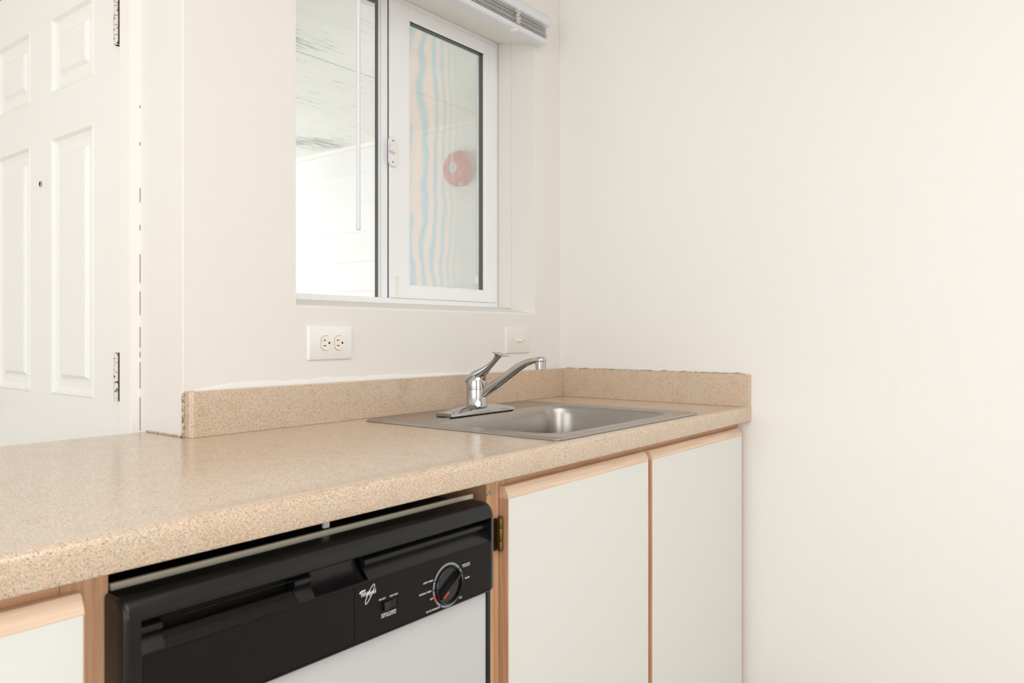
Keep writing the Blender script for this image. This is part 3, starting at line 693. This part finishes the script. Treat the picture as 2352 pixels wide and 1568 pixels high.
    bm = B(); lathe(bm, [(R, 0), (R, -0.0005), (R-0.0034, -0.0005), (R-0.0034, 0)], c, 'y', n=64, caps=False); rg = obj('dial_ring', bm, 'ring', body)
    bm = B()
    for k in range(7):
        a0, a1 = math.radians(196+k*3), math.radians(199+k*3); r0, r1 = R-0.0032, R-0.0002
        v = [bm.verts.new((c[0]+r_*math.cos(a), c[1]-0.0007, c[2]+r_*math.sin(a))) for r_, a in ((r0, a0), (r1, a0), (r1, a1), (r0, a1))]; bm.faces.new(v)
    o = obj('off_mark', bm, 'red', rg); o['label'] = 'red arc at the off position'
    for ad in (157, 180, 238, 38):
        bm = B(); a = math.radians(ad); box(bm, c[0]+(R-.0017)*math.cos(a)-.0009, c[0]+(R-.0017)*math.cos(a)+.0009, c[1]-.0009, c[1], c[2]+(R-.0017)*math.sin(a)-.0012, c[2]+(R-.0017)*math.sin(a)+.0012)
        obj('dial_tick', bm, 'black_panel', rg)
    bm = B(); r = R-0.0045
    lathe(bm, [(r, 0), (r*0.99, -0.004), (r*0.95, -0.0055), (r*0.90, -0.0050), (r*0.87, -0.0015), (r*0.1, -0.001)], c, 'y', n=56); kb = obj('timer_knob', bm, 'black_gloss', body, smooth=40)
    ang = math.radians(34); bm = B()
    def rot(u, v): return (c[0]+u*math.cos(ang)-v*math.sin(ang), c[2]+u*math.sin(ang)+v*math.cos(ang))
    base = [(-0.0265, -0.0034), (0.0, -0.0030), (0.0265, -0.0034), (0.0265, 0.0034), (0.0, 0.0030), (-0.0265, 0.0034)]
    ridge = [(-0.0265, -0.0018), (0.0, -0.0018), (0.026, -0.0018), (0.026, 0.0018), (0.0, 0.0018), (-0.0265, 0.0018)]
    loft(bm, [[(rot(u, v)[0], c[1]-0.001, rot(u, v)[1]) for u, v in base], [(rot(u, v)[0], c[1]-0.006, rot(u, v)[1]) for u, v in [(a*0.99, b*0.75) for a, b in base]], [(rot(u, v)[0], c[1]-0.010, rot(u, v)[1]) for u, v in ridge]])
    gp = obj('knob_grip', bm, 'black', kb, bevel=0.0006)
    bm = B(); q = [rot(u, v) for u, v in ((-0.024, -0.0011), (-0.011, -0.0011), (-0.011, 0.0011), (-0.024, 0.0011))]
    prism(bm, q, c[1]-0.0107, c[1]-0.0098, 'y'); o = obj('pointer', bm, 'red', kb); o['label'] = 'red pointer line'
    # door below the console
    bm = B(); box(bm, -1.742, -1.1655, -0.652, -0.632, 0.155, 0.6985); pn = obj('door_panel', bm, 'dw_white', t, bevel=0.001)
    bm = B(); box(bm, -1.1655, -1.158, -0.655, -0.62, 0.145, 0.700); box(bm, -1.7495, -1.742, -0.655, -0.62, 0.145, 0.700); box(bm, -1.742, -1.1655, -0.640, -0.62, 0.6985, 0.7005)
    obj('panel_trim', bm, 'black', t)
    bm = B(); box(bm, -1.742, -1.158, -0.600, -0.05, 0.145, 0.838); box(bm, -1.74, -1.16, -0.632, -0.600, 0.70, 0.838); obj('tub', bm, 'black_panel', t)
    bm = B(); box(bm, -1.742, -1.158, -0.56, -0.54, 0.01, 0.14); obj('kick_plate', bm, 'black_panel', t)
    # pale metal lip above the console and the clip behind it
    bm = B(); box(bm, -1.7435, -1.1385, -0.6015, -0.595, 0.8395, 0.8475); obj('top_flange', bm, 'flange', t, bevel=0.001)
    bm = B(); box(bm, -1.446, -1.436, -0.590, -0.586, 0.8475, 0.858); obj('mounting_clip', bm, 'white_plastic', t)
    bm = B(); box(bm, -1.1185, -1.1165+0.012, -0.6162, -0.6152, 0.842, 0.846)
    lathe(bm, [(0.0032, 0), (0.0032, -0.0015)], (-1.1095, -0.6152, 0.8465), 'y', n=12); obj('mounting_screw', bm, 'steel', t)
dishwasher()

# ------------------------------------------------------------------ wall plates
def rod_plate(bm, x0, x1, z0, z1, th, inset=0.004):
    P = lambda i, y: [(x, y, z) for x, z in rrect(x0+i, x1-i, z0+i, z1-i, 0.003, 3)]
    loft(bm, [P(0, -0.0003), P(0, -th*0.35), P(inset*0.4, -th*0.8), P(inset, -th)])
def outlet():
    t = thing('wall_outlet', 'white duplex outlet plate mounted sideways below the left of the window', 'outlet')
    bm = B(); rod_plate(bm, -1.0255, -0.8940, 1.0585, 1.1385, 0.006); obj('cover_plate', bm, 'white_plastic', t, smooth=50)
    for cx in (-0.9750, -0.9360):
        cz = 1.0985; R = 0.0172; yf = -0.0078
        pts = []
        for i in range(48):
            a = 2*PI*i/48; pts.append((cx+max(-0.0138, min(0.0138, R*math.cos(a))), cz+R*math.sin(a)))
        bm = B(); prism(bm, pts, -0.0060, yf, 'y'); f = obj('socket_face', bm, 'ivory_plastic', t)
        big = []
        for i in range(48):
            a = 2*PI*i/48; big.append((cx+max(-0.0145, min(0.0145, (R+.0007)*math.cos(a))), cz+(R+.0007)*math.sin(a)))
        bm = B(); prism(bm, big, -0.0058, -0.00625, 'y'); obj('socket_gap', bm, 'gasket', t)
        bm = B()
        box(bm, cx-0.0085, cx-0.0020, yf-0.0002, yf+0.001, cz+0.0053, cz+0.0074); box(bm, cx-0.0085, cx-0.0004, yf-0.0002, yf+0.001, cz-0.0074, cz-0.0053)
        hp = [(cx+0.0105, cz+0.0026)] + [(cx+0.0080-0.0026*math.sin(PI*i/8), cz+0.0026*math.cos(PI*i/8)) for i in range(9)] + [(cx+0.0105, cz-0.0026)]
        prism(bm, hp, yf+0.001, yf-0.0002, 'y'); obj('socket_slots', bm, 'slot', f)
    bm = B(); lathe(bm, [(0.0030, 0), (0.0026, -0.0008)], (-0.9555, -0.006, 1.0985), 'y', n=16); obj('plate_screw', bm, 'white_plastic', t)
outlet()
def switch():
    t = thing('light_switch', 'small off-white toggle switch plate mounted sideways on the wall above the faucet', 'switch')
    bm = B(); rod_plate(bm, -0.2940, -0.1720, 1.0590, 1.1410, 0.006, 0.005); obj('cover_plate', bm, 'almond_plastic', t, smooth=50)
    cx, cz = -0.2340, 1.1005
    bm = B(); box(bm, cx-0.012, cx+0.012, -0.0064, -0.0058, cz-0.0052, cz+0.0052); obj('toggle_slot', bm, 'almond_plastic', t)
    bm = B(); loft(bm, [[(cx-0.010, -0.006, cz-0.0045), (cx+0.008, -0.006, cz-0.0045), (cx+0.008, -0.006, cz+0.0045), (cx-0.010, -0.006, cz+0.0045)], [(cx+0.006, -0.019, cz-0.0036), (cx+0.015, -0.016, cz-0.0036), (cx+0.015, -0.016, cz+0.0036), (cx+0.006, -0.019, cz+0.0036)]])
    obj('toggle', bm, 'almond_plastic', t, bevel=0.0008)
    for dx in (-0.030, 0.030):
        bm = B(); lathe(bm, [(0.0032, 0), (0.0030, -0.0012), (0.001, -0.0016)], (cx+dx, -0.006, cz), 'y', n=16); s = obj('plate_screw', bm, 'almond_plastic', t, smooth=40)
        bm = B(); box(bm, cx+dx-0.0004, cx+dx+0.0004, -0.0078, -0.0074, cz-0.0026, cz+0.0026); obj('screw_slot', bm, 'gasket', s)
switch()

# ------------------------------------------------------------------ blind
def blind():
    t = thing('window_blind', 'white aluminium mini blind pulled up to the top of the window', 'blind')
    xa, xb = -1.072, -0.122
    prof = [(-0.002, 2.094), (-0.046, 2.094), (-0.050, 2.097), (-0.051, 2.108), (-0.048, 2.122), (-0.040, 2.131), (-0.028, 2.134), (-0.002, 2.134)]
    bm = B(); prism(bm, prof, xa, xb); obj('headrail', bm, 'blind', t, smooth=50, bevel=0.0008)
    bm = B(); z = 2.050
    random.seed(3)
    for k in range(13):
        z += random.choice((0.0040, 0.0044, 0.0052, 0.0060)); dx = random.uniform(-0.002, 0.002); dy = random.uniform(-0.0012, 0.0012)
        if z > 2.089: break
        y0 = -0.0475+dy; y1 = -0.020+dy
        top = [(y0+(y1-y0)*i/6, z+0.0010*math.sin(PI*i/6)) for i in range(7)]
        prism(bm, top + [(y, zz-0.0014) for y, zz in reversed(top)], xa+0.014+dx, xb-0.016+dx)
    obj('slats', bm, 'slat', t, smooth=60)
    prof = [(-0.018, 2.034), (-0.044, 2.033), (-0.0485, 2.036), (-0.050, 2.043), (-0.0485, 2.0492), (-0.044, 2.051), (-0.018, 2.051)]
    bm = B(); prism(bm, prof, xa+0.014, xb-0.018); br = obj('bottom_rail', bm, 'blind', t, smooth=50)
    bm = B(); prism(bm, [(-0.030, 2.029), (-0.047, 2.0290), (-0.051, 2.034), (-0.030, 2.034)], -0.306, -0.292); obj('cord_button', bm, 'white_plastic', br, bevel=0.001)
    for cx in (-0.297, -0.900):
        bm = B()
        for s in range(5):
            pts = []; p = Vector((cx+random.uniform(-.004, .004), -0.0545, 2.092))
            for i in range(46):
                f = i/45; pts.append((cx+0.0075*math.sin(f*23+s*1.7)+0.003*math.sin(f*61+s), -0.0545+0.0035*math.sin(f*37+s*2.2), 2.093-0.045*f+0.003*math.sin(f*45+s*1.1)))
            tube(bm, pts, 0.00055, 5)
        o = obj('ladder_cord', bm, 'cord', t, smooth=60); o['label'] = 'bunched tangle of ladder cord'
    # tilt wand
    bm = B(); wx, wy = -0.9165, -0.052
    lathe(bm, [(0.0040, 1.3655), (0.0058, 1.3675), (0.0060, 1.375), (0.0050, 1.379), (0.0050, 2.075), (0.0032, 2.082)], (wx, wy, 0), n=12); wd = obj('tilt_wand', bm, 'blind', t, smooth=40)
    wd['label'] = 'thin white tilt wand hanging at the left'
    bm = B(); tube(bm, [(wx, wy, 2.080), (wx, wy, 2.092), (wx, wy+0.006, 2.098)], 0.0014, 6); obj('wand_hook', bm, 'steel', wd)
blind()
